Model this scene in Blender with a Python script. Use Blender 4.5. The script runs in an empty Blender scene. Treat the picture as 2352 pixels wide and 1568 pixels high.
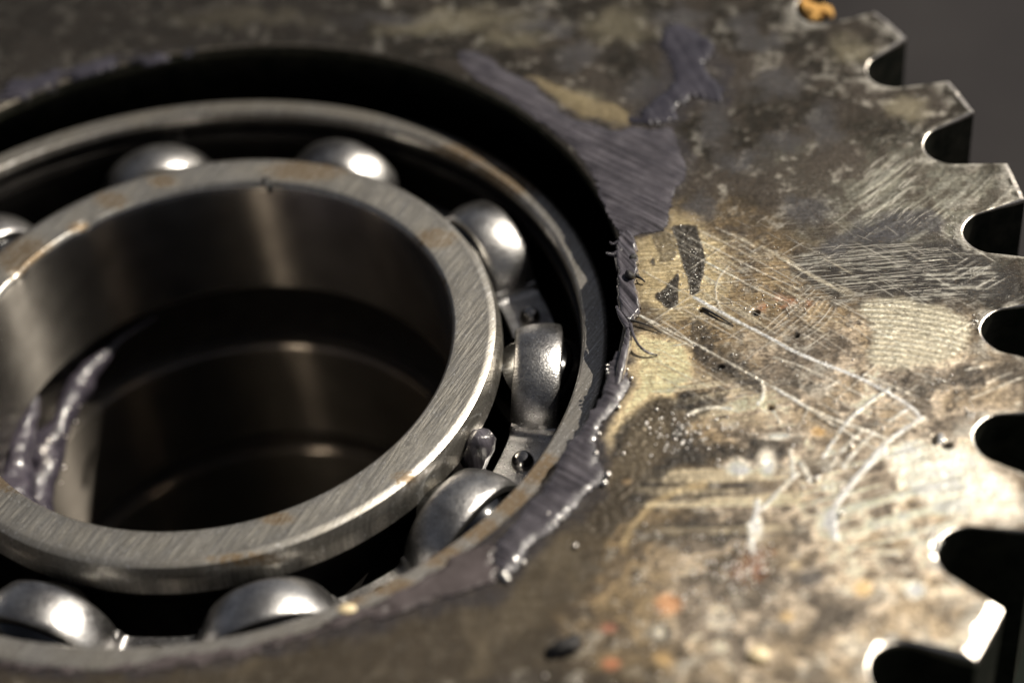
import bpy, bmesh, math, random
import numpy as np
from mathutils import Matrix, Vector
random.seed(7); rng = np.random.default_rng(7)
PI = math.pi; R_ = math.radians
scene = bpy.context.scene

# ------------------------------------------------------------------ camera
F, EL, ROLL, TX, TY, DIST = 4681.786, 0.784815, -0.121215, 0.72267, -0.237642, 4.562111   # focal length in px of a 2352 px wide frame
FW = np.array([0, math.cos(EL), -math.sin(EL)]); _u0 = np.cross([1., 0, 0], FW)
RV = math.cos(ROLL) * np.array([1., 0, 0]) + math.sin(ROLL) * _u0
UV = -math.sin(ROLL) * np.array([1., 0, 0]) + math.cos(ROLL) * _u0
CAM = np.array([TX, TY, 0.]) - FW * DIST
cd = bpy.data.cameras.new("camera"); cam = bpy.data.objects.new("camera", cd)
scene.collection.objects.link(cam); scene.camera = cam
m = Matrix.Identity(4)
for i in range(3):
    m[i][0], m[i][1], m[i][2], m[i][3] = RV[i], UV[i], -FW[i], CAM[i]
cam.matrix_world = m
cd.sensor_width = 36; cd.lens = 36 * F / 2352; cd.clip_start = .05; cd.clip_end = 500
cd.dof.use_dof = True; cd.dof.focus_distance = 4.60; cd.dof.aperture_fstop = 0.50; cd.dof.aperture_blades = 0

# ------------------------------------------------------------------ light
SUN_EL, SUN_AZ = 48.0, 20.0
w = bpy.data.worlds.new("World"); scene.world = w; w.use_nodes = True
nt = w.node_tree; bg = nt.nodes["Background"]
sky = nt.nodes.new("ShaderNodeTexSky"); sky.sky_type = 'NISHITA'; sky.sun_disc = False
sky.sun_elevation = R_(SUN_EL); sky.sun_rotation = R_(90 - SUN_AZ); sky.altitude = 0; sky.air_density = 0.24; sky.dust_density = 0.9
hs_ = nt.nodes.new("ShaderNodeHueSaturation"); hs_.inputs["Saturation"].default_value = .42   # desaturated: a greyer sky
nt.links.new(sky.outputs[0], hs_.inputs["Color"]); nt.links.new(hs_.outputs[0], bg.inputs[0]); bg.inputs[1].default_value = 0.05
sd = bpy.data.lights.new("sun", 'SUN'); sd.energy = 5.0; sd.angle = R_(0.53); sd.color = (1.0, .92, .79)
so = bpy.data.objects.new("sun", sd); scene.collection.objects.link(so)
SUN = Vector((math.cos(R_(SUN_EL)) * math.cos(R_(SUN_AZ)), math.cos(R_(SUN_EL)) * math.sin(R_(SUN_AZ)), math.sin(R_(SUN_EL))))
so.rotation_euler = SUN.to_track_quat('Z', 'Y').to_euler(); so.location = SUN * 20
scene.view_settings.view_transform = 'Standard'; scene.view_settings.look = 'None'
scene.view_settings.exposure = 0.5; scene.view_settings.gamma = 1
scene.cycles.use_denoising = True
scene.cycles.sample_clamp_indirect = 6.0; scene.cycles.sample_clamp_direct = 60.0
scene.cycles.max_bounces = 8; scene.cycles.glossy_bounces = 6

# ------------------------------------------------------------------ helpers
def P(q, z=0.):
    """photograph pixel (2352 wide) -> point of the level z"""
    q = np.atleast_2d(np.array(q, float))
    D = FW[None] + ((q[:, 0] - 1176) / F)[:, None] * RV - ((q[:, 1] - 784) / F)[:, None] * UV
    t = (z - CAM[2]) / D[:, 2]
    return CAM + D * t[:, None]
def UVof(X):
    Y = X - CAM; d = Y @ FW
    return 1176 + F * (Y @ RV) / d, 784 - F * (Y @ UV) / d
def hsh(i, j, s):
    h = (i.astype(np.int64) * 374761393 + j.astype(np.int64) * 668265263 + s * 974711) & 0xffffffff
    h = ((h ^ (h >> 13)) * 1274126177) & 0xffffffff
    return ((h ^ (h >> 16)) & 0xffff) / 65535.
def vn(x, y, s=0):
    i = np.floor(x); j = np.floor(y); fx = x - i; fy = y - j
    fx = fx * fx * (3 - 2 * fx); fy = fy * fy * (3 - 2 * fy)
    a = hsh(i, j, s); b = hsh(i + 1, j, s); c = hsh(i, j + 1, s); d = hsh(i + 1, j + 1, s)
    return a + (b - a) * fx + (c - a) * fy + (a - b - c + d) * fx * fy
def fbm(x, y, s=0, o=4, g=.5):
    r = 0; a = 1; t = 0
    for k in range(o):
        c, n = math.cos(k * 1.1), math.sin(k * 1.1)
        r = r + a * vn((x * c - y * n) * 2 ** k + 17.3 * k, (x * n + y * c) * 2 ** k + 9.1 * k, s + k * 13); t += a; a *= g
    return r / t
def ss(a, b, x):
    t = np.clip((x - a) / (b - a), 0, 1); return t * t * (3 - 2 * t)
def polysd(poly, x, y):
    """signed distance, inside positive"""
    p = np.array(poly, float); n = len(p); d = np.full(x.shape, 1e18); ins = np.zeros(x.shape, bool)
    for i in range(n):
        a, b = p[i], p[(i + 1) % n]; e = b - a
        wx, wy = x - a[0], y - a[1]
        t = np.clip((wx * e[0] + wy * e[1]) / (e @ e + 1e-12), 0, 1)
        d = np.minimum(d, (wx - e[0] * t) ** 2 + (wy - e[1] * t) ** 2)
        c = ((a[1] > y) != (b[1] > y)) & (x < (b[0] - a[0]) * (y - a[1]) / (b[1] - a[1] + 1e-12) + a[0])
        ins ^= c
    return np.sqrt(d) * np.where(ins, 1, -1)
def chaikin(pts, n=2, closed=True):
    p = np.array(pts, float)
    for _ in range(n):
        q = np.roll(p, -1, 0) if closed else p[1:]
        b = p if closed else p[:-1]
        r = np.empty((2 * len(b), p.shape[1])); r[0::2] = .75 * b + .25 * q; r[1::2] = .25 * b + .75 * q
        if not closed: r = np.vstack([p[:1], r, p[-1:]])
        p = r
    return p

def link(name, me, mat=None, parent=None, loc=None, **kw):
    o = bpy.data.objects.new(name, me); scene.collection.objects.link(o)
    if mat is not None and me is not None:
        for x in (mat if isinstance(mat, (list, tuple)) else [mat]): me.materials.append(x)
    if parent is not None: o.parent = parent
    if loc is not None: o.location = loc
    for k, v in kw.items(): o[k] = v
    return o
def mesh(name, V, Fc, smooth=True, sharp=35, mats=None):
    V = np.asarray(V, np.float32); me = bpy.data.meshes.new(name)
    if isinstance(Fc, np.ndarray):
        nf, k = Fc.shape
        me.vertices.add(len(V)); me.vertices.foreach_set("co", V.ravel())
        me.loops.add(nf * k); me.loops.foreach_set("vertex_index", Fc.astype(np.int32).ravel())
        me.polygons.add(nf); me.polygons.foreach_set("loop_start", np.arange(0, nf * k, k, dtype=np.int32))
        me.update(calc_edges=True); me.validate()
    else:
        me.from_pydata(V.tolist(), [], Fc); me.update()
    if mats is not None: me.polygons.foreach_set("material_index", np.asarray(mats, np.int32))
    me.polygons.foreach_set("use_smooth", np.full(len(me.polygons), smooth))
    if smooth and sharp: me.set_sharp_from_angle(angle=R_(sharp))
    return me
def attr(me, name, a):
    a = np.asarray(a, np.float32)
    if a.ndim == 1:
        t = me.attributes.new(name, 'FLOAT', 'POINT'); t.data.foreach_set("value", a)
    else:
        c = np.ones((len(a), 4), np.float32); c[:, :3] = a
        t = me.attributes.new(name, 'FLOAT_COLOR', 'POINT'); t.data.foreach_set("color", c.ravel())
def gridfaces(nr, nc, wrap_c=True, wrap_r=False):
    r = np.arange(nr if wrap_r else nr - 1); c = np.arange(nc if wrap_c else nc - 1)
    rr, cc = np.meshgrid(r, c, indexing='ij'); r2 = (rr + 1) % nr; c2 = (cc + 1) % nc
    return np.stack([rr * nc + cc, rr * nc + c2, r2 * nc + c2, r2 * nc + cc], -1).reshape(-1, 4)
def lathe(name, prof, seg=256, closed=True, fn=None, sharp=30):
    """prof: (r, z) going outwards->... ; faces oriented for a profile listed counter-clockwise seen with r right, z up"""
    prof = np.array(prof, float); a = np.linspace(0, 2 * PI, seg, endpoint=False)
    V = np.stack([prof[:, 0][:, None] * np.cos(a), prof[:, 0][:, None] * np.sin(a), np.repeat(prof[:, 1][:, None], seg, 1)], -1)
    if fn: V = fn(V, a)
    fc = gridfaces(len(prof), seg, True, closed)[:, ::-1]
    return mesh(name, V.reshape(-1, 3), fc, True, sharp)
def tube(pts, rad, seg=10, rough=0, cap=True):
    p = np.array(pts, float); n = len(p); rad = np.array(rad, float) * np.ones(n)
    V = []; up = np.array([.13, .3, 1.])
    for i in range(n):
        t = p[min(i + 1, n - 1)] - p[max(i - 1, 0)]; t /= np.linalg.norm(t) + 1e-9
        a = np.cross(t, up); a /= np.linalg.norm(a) + 1e-9; b = np.cross(a, t)
        for k in range(seg):
            th = 2 * PI * k / seg; rr = rad[i] * (1 + rough * (random.random() - .5))
            V.append(p[i] + rr * (math.cos(th) * a + math.sin(th) * b))
    Fc = [(i * seg + k, i * seg + (k + 1) % seg, (i + 1) * seg + (k + 1) % seg, (i + 1) * seg + k) for i in range(n - 1) for k in range(seg)]
    V.append(p[0]); V.append(p[-1]); m0 = n * seg
    Fc += [(m0, (k + 1) % seg, k) for k in range(seg)] + [(m0 + 1, (n - 1) * seg + k, (n - 1) * seg + (k + 1) % seg) for k in range(seg)]
    return V, Fc
def resample(pts, n):
    p = np.array(pts, float); d = np.r_[0, np.cumsum(np.linalg.norm(np.diff(p[:, :3], axis=0), axis=1))]
    t = np.linspace(0, d[-1], n); return np.stack([np.interp(t, d, p[:, k]) for k in range(p.shape[1])], -1)
def join(parts):
    V = []; Fc = []
    for v, f in parts:
        b = len(V); V += [list(x) for x in v]; Fc += [tuple(i + b for i in q) for q in f]
    return V, Fc
_ico = {}
def ico(sub):
    if sub not in _ico:
        bm = bmesh.new(); bmesh.ops.create_icosphere(bm, subdivisions=sub, radius=1)
        _ico[sub] = (np.array([v.co[:] for v in bm.verts]), [tuple(v.index for v in f.verts) for f in bm.faces]); bm.free()
    return _ico[sub]
def lump(c, r, sub=3, rough=.25, sq=(1, 1, 1), freq=1.6, seed=0):
    v, f = ico(sub); n = fbm(v[:, 0] * freq + seed + v[:, 2], v[:, 1] * freq + v[:, 2] * 1.3 + 7, seed, 3) - .5
    return v * (1 + rough * 2 * n)[:, None] * np.array(sq) * r + np.array(c), f

# ------------------------------------------------------------------ materials
class N:
    def __init__(s, name):
        s.m = bpy.data.materials.new(name); s.m.use_nodes = True; s.t = s.m.node_tree
        s.b = s.t.nodes["Principled BSDF"]
    def n(s, typ, **kw):
        x = s.t.nodes.new(typ)
        for k, v in kw.items():
            if k.startswith('i_'):
                key = k[2:]; x.inputs[int(key) if key.isdigit() else key.replace('_', ' ')].default_value = v
            else: setattr(x, k, v)
        return x
    def l(s, a, b):
        s.t.links.new(a, b)
    def set(s, **kw):
        for k, v in kw.items(): s.b.inputs[k.replace('_', ' ')].default_value = v
    def obj(s): return s.n("ShaderNodeTexCoord").outputs["Object"]
    def map(s, vec, scale=(1, 1, 1), rot=(0, 0, 0)):
        # rotate first, then stretch
        a = s.n("ShaderNodeMapping"); a.inputs["Rotation"].default_value = rot; s.l(vec, a.inputs[0])
        b = s.n("ShaderNodeMapping"); b.inputs["Scale"].default_value = scale; s.l(a.outputs[0], b.inputs[0]); return b.outputs[0]
    def noise(s, vec, scale=5, detail=4, rough=.5):
        x = s.n("ShaderNodeTexNoise", i_Scale=scale, i_Detail=detail, i_Roughness=rough); s.l(vec, x.inputs["Vector"]); return x.outputs[0]
    def ramp(s, f, stops):
        x = s.n("ShaderNodeValToRGB"); s.l(f, x.inputs[0]); e = x.color_ramp.elements
        while len(e) < len(stops): e.new(.5)
        for k, (p, c) in enumerate(stops): e[k].position = p; e[k].color = (*c, 1) if len(c) == 3 else c
        return x.outputs[0]
    def mix(s, f, a, b, typ='MIX'):
        x = s.n("ShaderNodeMix", data_type='RGBA', blend_type=typ)
        for i, v in ((0, f), (6, a), (7, b)):
            if hasattr(v, 'links'): s.l(v, x.inputs[i])
            else: x.inputs[i].default_value = v if i == 0 else (*v, 1)
        return x.outputs[2]
    def math(s, op, a, b=0.):
        x = s.n("ShaderNodeMath", operation=op)
        for i, v in ((0, a), (1, b)):
            if hasattr(v, 'links'): s.l(v, x.inputs[i])
            else: x.inputs[i].default_value = v
        return x.outputs[0]
    def mr(s, f, a, b, c, d):
        x = s.n("ShaderNodeMapRange"); s.l(f, x.inputs[0])
        for i, v in enumerate((a, b, c, d)): x.inputs[i + 1].default_value = v
        return x.outputs[0]
    def attr(s, name, vec=False):
        x = s.n("ShaderNodeAttribute", attribute_name=name); return x.outputs["Color"] if vec else x.outputs["Fac"]
    def bump(s, hs):
        prev = None
        for h, st, d in hs:
            x = s.n("ShaderNodeBump", i_Strength=st, i_Distance=d); s.l(h, x.inputs["Height"])
            if prev: s.l(prev, x.inputs["Normal"])
            prev = x.outputs[0]
        s.l(prev, s.b.inputs["Normal"])
    def to(s, a, key): s.l(a, s.b.inputs[key])

def ang_px(a, b):
    d = (P([b]) - P([a]))[0]; return math.atan2(d[1], d[0])
SCR = ang_px((960, 1150), (1035, 1040))     # grinding scratches of the bearing faces

def mat_gear():
    k = N("gear_steel"); o = k.obj()
    col = k.attr("tint", True); fine = k.noise(o, 130, 6, .7); fine2 = k.noise(o, 420, 3, .6)
    c = k.mix(k.mr(fine, .32, .68, 0, 1), (.42, .40, .37), (1.45, 1.48, 1.5)); c = k.mix(.85, col, c, 'MULTIPLY')
    spk = k.mr(k.noise(k.map(o, (70, 170, 70), (0, 0, .6)), 1, 5, .7), .55, .66, 0, .75); c = k.mix(spk, c, (.10, .075, .05))
    gl = k.mr(k.noise(o, 520, 2, .5), .66, .74, 0, .6); c = k.mix(gl, c, (1., .98, .95))  # white glint specks painted into the colour
    lines = k.noise(k.map(o, (7, 300, 7), (0, 0, R_(6))), 1, 4, .7); c = k.mix(.8, c, k.mix(k.mr(lines, .35, .65, 0, 1), (.62, .60, .57), (1.35, 1.36, 1.38)), 'MULTIPLY')
    k.to(c, "Base Color"); k.to(k.attr("metal"), "Metallic")
    k.to(k.math('ADD', k.attr("rough"), k.mr(fine2, .3, .7, -.07, .07)), "Roughness")
    k.bump([(fine, .22, .0012), (fine2, .45, .0007), (lines, .5, .0009)])
    k.set(Coat_Weight=.12, Coat_Roughness=.12)
    return k.m
def mat_wall():
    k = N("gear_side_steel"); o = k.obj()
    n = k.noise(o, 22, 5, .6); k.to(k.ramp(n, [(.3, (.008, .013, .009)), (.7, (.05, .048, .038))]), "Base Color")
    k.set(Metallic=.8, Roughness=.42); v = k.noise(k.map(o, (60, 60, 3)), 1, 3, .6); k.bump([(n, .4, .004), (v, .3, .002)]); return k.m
def mat_chamfer():
    k = N("worn_edge_steel"); o = k.obj(); n = k.noise(o, 160, 5, .65)
    k.to(k.ramp(n, [(.3, (.42, .38, .33)), (.7, (.85, .80, .74))]), "Base Color"); k.set(Metallic=1, Roughness=.33)
    k.bump([(n, .6, .002)]); return k.m
def mat_ring(name, base=(.62, .60, .57), rough=.36, metal=.95):
    k = N(name); o = k.obj()
    s1 = k.noise(k.map(o, (3, 230, 3), (0, 0, -SCR)), 1, 4, .62)
    s2 = k.noise(k.map(o, (5, 300, 5), (0, 0, -SCR + .12)), 1, 3, .6)
    g = k.noise(o, 190, 4, .75); cl = k.noise(o, 9, 4, .6)
    st = k.attr("stain"); stn = k.mr(k.math('MULTIPLY', st, k.mr(k.noise(o, 75, 6, .8), .38, .56, 0, 1.5)), .05, .6, 0, 1)
    c = k.mix(k.mr(s1, .3, .7, 0, 1), tuple(x * .55 for x in base), tuple(min(1, x * 1.35) for x in base))
    c = k.mix(k.mr(g, .54, .64, 0, .85), c, (.10, .09, .08)); c = k.mix(k.mr(s2, .62, .70, 0, .85), c, (1., .99, .97))
    c = k.mix(k.mr(k.noise(k.map(o, (90, 260, 90), (0, 0, -SCR)), 1, 2, .5), .64, .69, 0, .95), c, (1., 1., 1.))  # short white glints put into the colour along the grinding direction
    c = k.mix(k.mr(cl, .35, .7, 0, .45), c, (.40, .36, .29))
    c = k.mix(k.math('MULTIPLY', stn, .85), c, (.15, .10, .05)); k.to(c, "Base Color"); k.set(Metallic=metal)
    k.to(k.math('ADD', k.mr(g, .3, .7, rough - .1, rough + .1), k.math('MULTIPLY', stn, .2)), "Roughness")
    k.bump([(s1, .35, .0012), (s2, .5, .0009), (g, .30, .0009)]); return k.m
def mat_bore(name="bore_ground_steel", a=(.34, .312, .28), b=(.50, .465, .42)):
    k = N(name); o = k.obj()
    v = k.noise(k.map(o, (2, 2, 240)), 1, 4, .7); n = k.noise(o, 14, 4, .5)
    k.to(k.mix(k.mr(n, .3, .7, 0, 1), a, b), "Base Color")
    k.set(Metallic=1, Roughness=.235, Anisotropic=1.0)
    t = k.n("ShaderNodeTangent", direction_type='RADIAL', axis='Z'); k.l(t.outputs[0], k.b.inputs["Tangent"])
    k.b.inputs["Anisotropic Rotation"].default_value = 0.25
    k.bump([(v, .12, .001)]); return k.m
def mat_cage():
    k = N("stamped_cage_steel"); o = k.obj()
    g = k.noise(o, 150, 5, .75); v = k.n("ShaderNodeTexVoronoi", i_Scale=190.); k.l(o, v.inputs["Vector"]); b = k.noise(o, 14, 4, .6)
    c = k.mix(k.mr(b, .35, .65, 0, 1), (.26, .25, .25), (.62, .61, .60)); c = k.mix(k.mr(g, .56, .66, 0, .85), c, (.08, .075, .07)); c = k.mix(k.mr(k.noise(o, 240, 3, .6), .6, .68, 0, .8), c, (1., 1., 1.)); k.to(c, "Base Color"); k.set(Metallic=1)  # dark grain, then bright sparkle specks put into the colour
    k.to(k.mr(g, .3, .7, .24, .42), "Roughness"); k.bump([(b, .15, .01), (g, .45, .0014), (v.outputs[0], .35, .001)]); return k.m
def mat_simple(name, c1, c2, rough, metal=0., sc=20, bump=.3, dist=.004, coat=0, spec=.5, ani=None):
    k = N(name); o = k.obj(); n = k.noise(o, sc, 5, .6)
    k.to(k.ramp(n, [(.3, c1), (.7, c2)]), "Base Color"); k.set(Metallic=metal, Roughness=rough, Coat_Weight=coat, Coat_Roughness=.08, Specular_IOR_Level=spec)
    hs = [(n, bump, dist), (k.noise(o, sc * 9, 3, .6), bump, dist * .15)]
    if ani is not None:
        st = k.noise(k.map(o, (5, 120, 5), (0, 0, -ani)), 1, 5, .7); hs.append((st, .7, .0035))
        k.to(k.mix(1., k.ramp(n, [(.3, c1), (.7, c2)]), k.mix(k.mr(st, .35, .62, 0, 1), (.35, .34, .34), (1.4, 1.38, 1.4)), 'MULTIPLY'), "Base Color")
    k.bump(hs); return k.m
M_gear = mat_gear(); M_wall = mat_wall(); M_chamf = mat_chamfer()
M_ring = mat_ring("inner_ring_steel", (.50, .48, .445), .38); M_oring = mat_ring("outer_ring_steel", (.40, .38, .355), .36, .86)
M_bore = mat_bore(); M_bore2 = mat_bore('dimmed_ground_steel', (.32, .285, .25), (.46, .415, .365)); M_cage = mat_cage()  # M_bore2: bore steel darkened to dim the light on the lower rings
M_ball = mat_simple("polished_ball_steel", (.09, .09, .09), (.14, .14, .14), .09, 1., 8, .05, .001)
M_rivet = mat_simple("rivet_steel", (.25, .24, .23), (.55, .53, .51), .2, 1., 40, .3, .003)
M_black = mat_simple("gap_black", (.006, .006, .008), (.016, .015, .018), .45, 0, 12, .6, .02, .0, .25)
M_dark = mat_simple("recess_black_steel", (.010, .009, .009), (.028, .025, .023), .42, .5, 20, .3, .004)  # near-black steel of the ring sides, raceways and sleeves
GA = ang_px((1180, 300), (1540, 470)); GC = ang_px((1420, 640), (1466, 690))
M_grease = mat_simple("violet_grey_grease", (.033, .0305, .0365), (.078, .073, .083), .33, 0, 18, .35, .006, .35, .5, GA)
M_grease2 = mat_simple("glossy_violet_grease", (.045, .042, .050), (.088, .083, .094), .22, 0, 22, .4, .006, .6, .5, GC)
M_grease3 = mat_simple("dark_blue_grey_grease", (.016, .015, .022), (.045, .042, .054), .34, 0, 14, .4, .006, .25, .5)
M_rope = mat_simple("wet_dark_grease", (.026, .023, .032), (.06, .053, .068), .20, 0, 30, .6, .010, .7, .5)
M_bead = mat_simple("bright_oil_bead", (.75, .72, .68), (.9, .88, .85), .3, 1., 30, .1, .002)
M_crumb = mat_simple("ochre_rust_crumb", (.42, .22, .05), (.62, .36, .10), .8, 0, 60, .8, .006)
M_soot = mat_simple("black_debris", (.004, .004, .005), (.02, .018, .018), .6, 0, 30, .6, .01)
M_pale = mat_simple("pale_debris", (.62, .50, .30), (.8, .68, .46), .5, 0, 30, .3, .01)

# ------------------------------------------------------------------ ground, added mat
GZ = -1.52
V, Fc = [(-60, -60, GZ), (60, -60, GZ), (60, 60, GZ), (-60, 60, GZ)], [(0, 1, 2, 3)]
link("ground", mesh("ground", V, Fc, False), mat_simple("dusty_dark_asphalt", (.013, .0115, .013), (.021, .019, .0198), .85, 0, 1.5, .3, .03, 0, .2), kind="structure")
n = 90; xs = np.linspace(-2.6, 3.1, n); ys = np.linspace(-3.0, 1.05, n); X, Y = np.meshgrid(xs, ys)
Z = GZ + .012 + .012 * fbm(X * 2, Y * 2, 3)
ed = np.minimum.reduce([X - xs[0], xs[-1] - X, Y - ys[0], ys[-1] - Y]); Z = np.where(ed < 1e-6, GZ + .002, Z)
link("added_mat", mesh("added_mat", np.stack([X, Y, Z], -1).reshape(-1, 3), gridfaces(n, n, False)), mat_simple("added_mat_green", (.0012, .0030, .0014), (.003, .006, .003), .7, 0, 30, .4, .01, 0, .12),
     label="added near black green mat beneath the toothed gear wheel, standing in for dark ground", category="mat")  # added mat, its near black stands in for dark ground below

# ------------------------------------------------------------------ gear wheel
NT = 36; DP = 2 * PI / NT; PHI0 = .492488; RR, RT = 1.7631, 1.9316; GX, GY = .0183, -.0174
W0, W1 = .0305, .135
def gapw(r):                                     # half angle of a tooth gap at radius r
    d = r - RR; fl = W0 + W1 * d; h = .052
    return np.where(d < h, fl * np.sqrt(np.clip(1 - ((h - d) / h) ** 2, 0, 1)), fl)
rs = np.r_[RR + .052 * (1 - np.cos(np.linspace(0, PI / 2, 12))), np.linspace(RR + .052, RT, 15)[1:]]
ws = gapw(rs)
half_u = np.r_[ws, np.linspace(ws[-1], DP / 2, 8)[1:]]; half_r = np.r_[rs, np.full(7, RT)]
u = np.r_[-half_u[::-1][:-1], half_u][:-1]; rr = np.r_[half_r[::-1][:-1], half_r][:-1]       # one pitch
th = []; ro = []; toothk = []
for k in range(NT):
    c = PHI0 - DP * k
    dens = (-115 < (math.degrees(c) + 180) % 360 - 180 < 128)
    sel = slice(None) if dens else np.array([0, 4, 14, 18, 22, 25, 30, 36, 44, len(u) - 4])
    uu = u[sel]; th.append(c - uu[::-1] if False else c + uu); ro.append(rr[sel]); toothk.append(k + np.where(uu > 0, -.5, .5))
th = np.concatenate(th); ro = np.concatenate(ro); toothk = np.concatenate(toothk)
# densify the arcs across the gap floor and tooth land for even columns
o_ = np.argsort(th); th, ro, toothk = th[o_], ro[o_], toothk[o_]
nth = []; nro = []; ntk = []
for i in range(len(th)):
    j = (i + 1) % len(th); d = (th[j] - th[i]) % (2 * PI); am = (math.degrees(th[i]) + 180) % 360 - 180
    q = max(1, int(math.ceil(d / (.0030 if -115 < am < 128 else .05))))
    for s in range(q): nth.append(th[i] + d * s / q); nro.append(ro[i] + (ro[j] - ro[i]) * s / q); ntk.append(toothk[i])
th = np.array(nth); ro = np.array(nro); toothk = np.array(ntk); NC = len(th)
ch = np.full(NC, .013)
ch *= .35 + .65 * ss(RR + .03, RT - .01, ro); ch[np.abs(toothk - 6.5) < .1] = .034                       # the heavily bevelled tooth
ch[np.abs(toothk - 6.5) < .1] *= .5 + .5 * ss(RR + .02, RT - .02, ro)[np.abs(toothk - 6.5) < .1]; ch *= .6 + .8 * fbm(th * 90, th * 0 + 3, 5)
rows = []; RB = 1.70
for r_, z_ in ((.90, -.62), (1.06, -.62), (1.06, -.06), (1.0, -.035), (1.0, -.009), (1.0015, -.003)):
    rows.append((np.full(NC, r_), np.full(NC, z_)))
i_top0 = len(rows)
for r_ in np.linspace(1.006, RB, 200): rows.append((np.full(NC, r_), np.zeros(NC)))
for f in np.linspace(0, 1, 66)[1:]: rows.append((RB + (ro - ch * .8 - RB) * f, np.zeros(NC)))
i_top1 = len(rows)
rows.append((ro - ch * .05, -ch * .27)); rows.append((ro, -ch * .9)); rows.append((ro, np.full(NC, -.55))); rows.append((np.full(NC, 1.2), np.full(NC, -.56)))
rows.append((np.full(NC, 1.2), np.full(NC, GZ + .03))); rows.append((np.full(NC, .90), np.full(NC, GZ + .03)))
NRW = len(rows)
RA = np.array([r[0] for r in rows]); ZA = np.array([r[1] for r in rows])
wgt = ss(1.02, 1.6, RA)                                    # hole centred on the origin, teeth on (GX, GY)
XA = RA * np.cos(th) + GX * wgt; YA = RA * np.sin(th) + GY * wgt
T0, T1 = i_top0, i_top1
x = XA[T0:T1].ravel(); y = YA[T0:T1].ravel()
U_, V_ = UVof(np.stack([x, y, np.zeros_like(x)], -1))
# -- paint: every mark is laid on the steel as colour, gloss and relief
warpx = (fbm(x * 22, y * 22, 41, 4) - .5); warpy = (fbm(x * 22, y * 22, 57, 4) - .5)
n1 = fbm(x * 5, y * 5, 1, 5); n2 = fbm(x * 14, y * 14, 2, 5); n3 = fbm(x * 45, y * 45, 3, 4); n4 = fbm(x * 120, y * 120, 4, 3, .7)
def idx(u0, u1, v0, v1, pad=60):
    return np.nonzero((U_ > u0 - pad) & (U_ < u1 + pad) & (V_ > v0 - pad) & (V_ < v1 + pad))[0]
def region(poly, soft=4, warp=14, smooth=1):
    p = chaikin(poly, smooth); I = idx(p[:, 0].min(), p[:, 0].max(), p[:, 1].min(), p[:, 1].max(), soft + warp)
    out = np.zeros_like(x); s = polysd(p, U_[I] + warp * 2 * warpx[I], V_[I] + warp * 2 * warpy[I]); out[I] = ss(-soft, soft, s); return out
def stroke(pts, wd, soft=1.5, warp=0):
    p = chaikin(pts, 2, False); out = np.zeros_like(x)
    I = idx(p[:, 0].min(), p[:, 0].max(), p[:, 1].min(), p[:, 1].max(), wd + 8)
    px, py = U_[I] + warp * warpx[I], V_[I] + warp * warpy[I]; d = np.full(len(I), 1e9)
    for a, b in zip(p[:-1], p[1:]):
        e = b - a; t = np.clip(((px - a[0]) * e[0] + (py - a[1]) * e[1]) / (e @ e + 1e-9), 0, 1)
        d = np.minimum(d, np.hypot(px - a[0] - e[0] * t, py - a[1] - e[1] * t))
    out[I] = 1 - ss(wd / 2 - soft * .3, wd / 2 + soft, d); return out
def blob(cx, cy, rx, ry=None, warp=8, soft=.35):
    ry = ry or rx; out = np.zeros_like(x); I = idx(cx - rx, cx + rx, cy - ry, cy + ry, 30)
    d = np.hypot((U_[I] - cx + warp * 2 * warpx[I]) / rx, (V_[I] - cy + warp * 2 * warpy[I]) / ry); out[I] = 1 - ss(1 - soft, 1 + soft, d); return out
VIO = (.060, .052, .062)
col = np.empty((len(x), 3)); rgh = np.full(len(x), .385); met = np.full(len(x), .9); hgt = np.zeros(len(x))
def put(m_, c, r=None, me_=None, h=0):
    m_ = np.clip(m_, 0, 1)
    if c is not None: col[:] = col * (1 - m_[:, None]) + np.array(c) * m_[:, None]
    if r is not None: rgh[:] = rgh * (1 - m_) + r * m_
    if me_ is not None: met[:] = met * (1 - m_) + me_ * m_
    if h: hgt[:] += h * m_
OLIVE = np.array([.110, .096, .075]); TAN = np.array([.93, .68, .39]); PALE = np.array([1., .86, .70]); DRK = np.array([.115, .095, .078]); BLU = np.array([.19, .185, .20])
col[:] = OLIVE
# tan worn zone in the middle and right; sun gradient painted in as paler steel below
tanm = region([(1440, 540), (1560, 440), (1700, 480), (1900, 560), (2000, 680), (2260, 760), (2352, 1000), (2352, 1568), (1500, 1568), (1250, 1500), (1380, 1100), (1440, 900)], 90, 60)
put(tanm * (.50 + .5 * n2), TAN * .66)
palem = region([(1650, 800), (1900, 760), (2300, 740), (2360, 1100), (2360, 1540), (2100, 1600), (1600, 1600), (1480, 1380), (1600, 1200), (1680, 1050)], 90, 60)
put(palem * (.35 + .65 * ss(.30, .52, n2)), PALE * np.array([.80, .775, .74]))
grn = region([(1750, 330), (2300, 350), (2352, 620), (2000, 620), (1820, 520)], 60, 40); put(grn * .6, (.46, .45, .37))
# mottling
put(ss(.48, .62, n1) * (1 - .6 * tanm) * .85, DRK * .95, .5, .7)
put(ss(.52, .60, n2) * .6, DRK * 1.2, .5)
put(ss(.56, .62, n3) * .55, DRK * 1.1, .5); put(ss(.58, .63, fbm(x * 80, y * 80, 66, 4, .6)) * tanm * .6, DRK * 1.1, .5)
put(ss(.55, .75, fbm(x * 30, y * 30, 77, 5, .65)) * .5, np.array([.60, .57, .50]), .4)
put(ss(.60, .8, n4) * .5, DRK * 1.4, .6)
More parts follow.
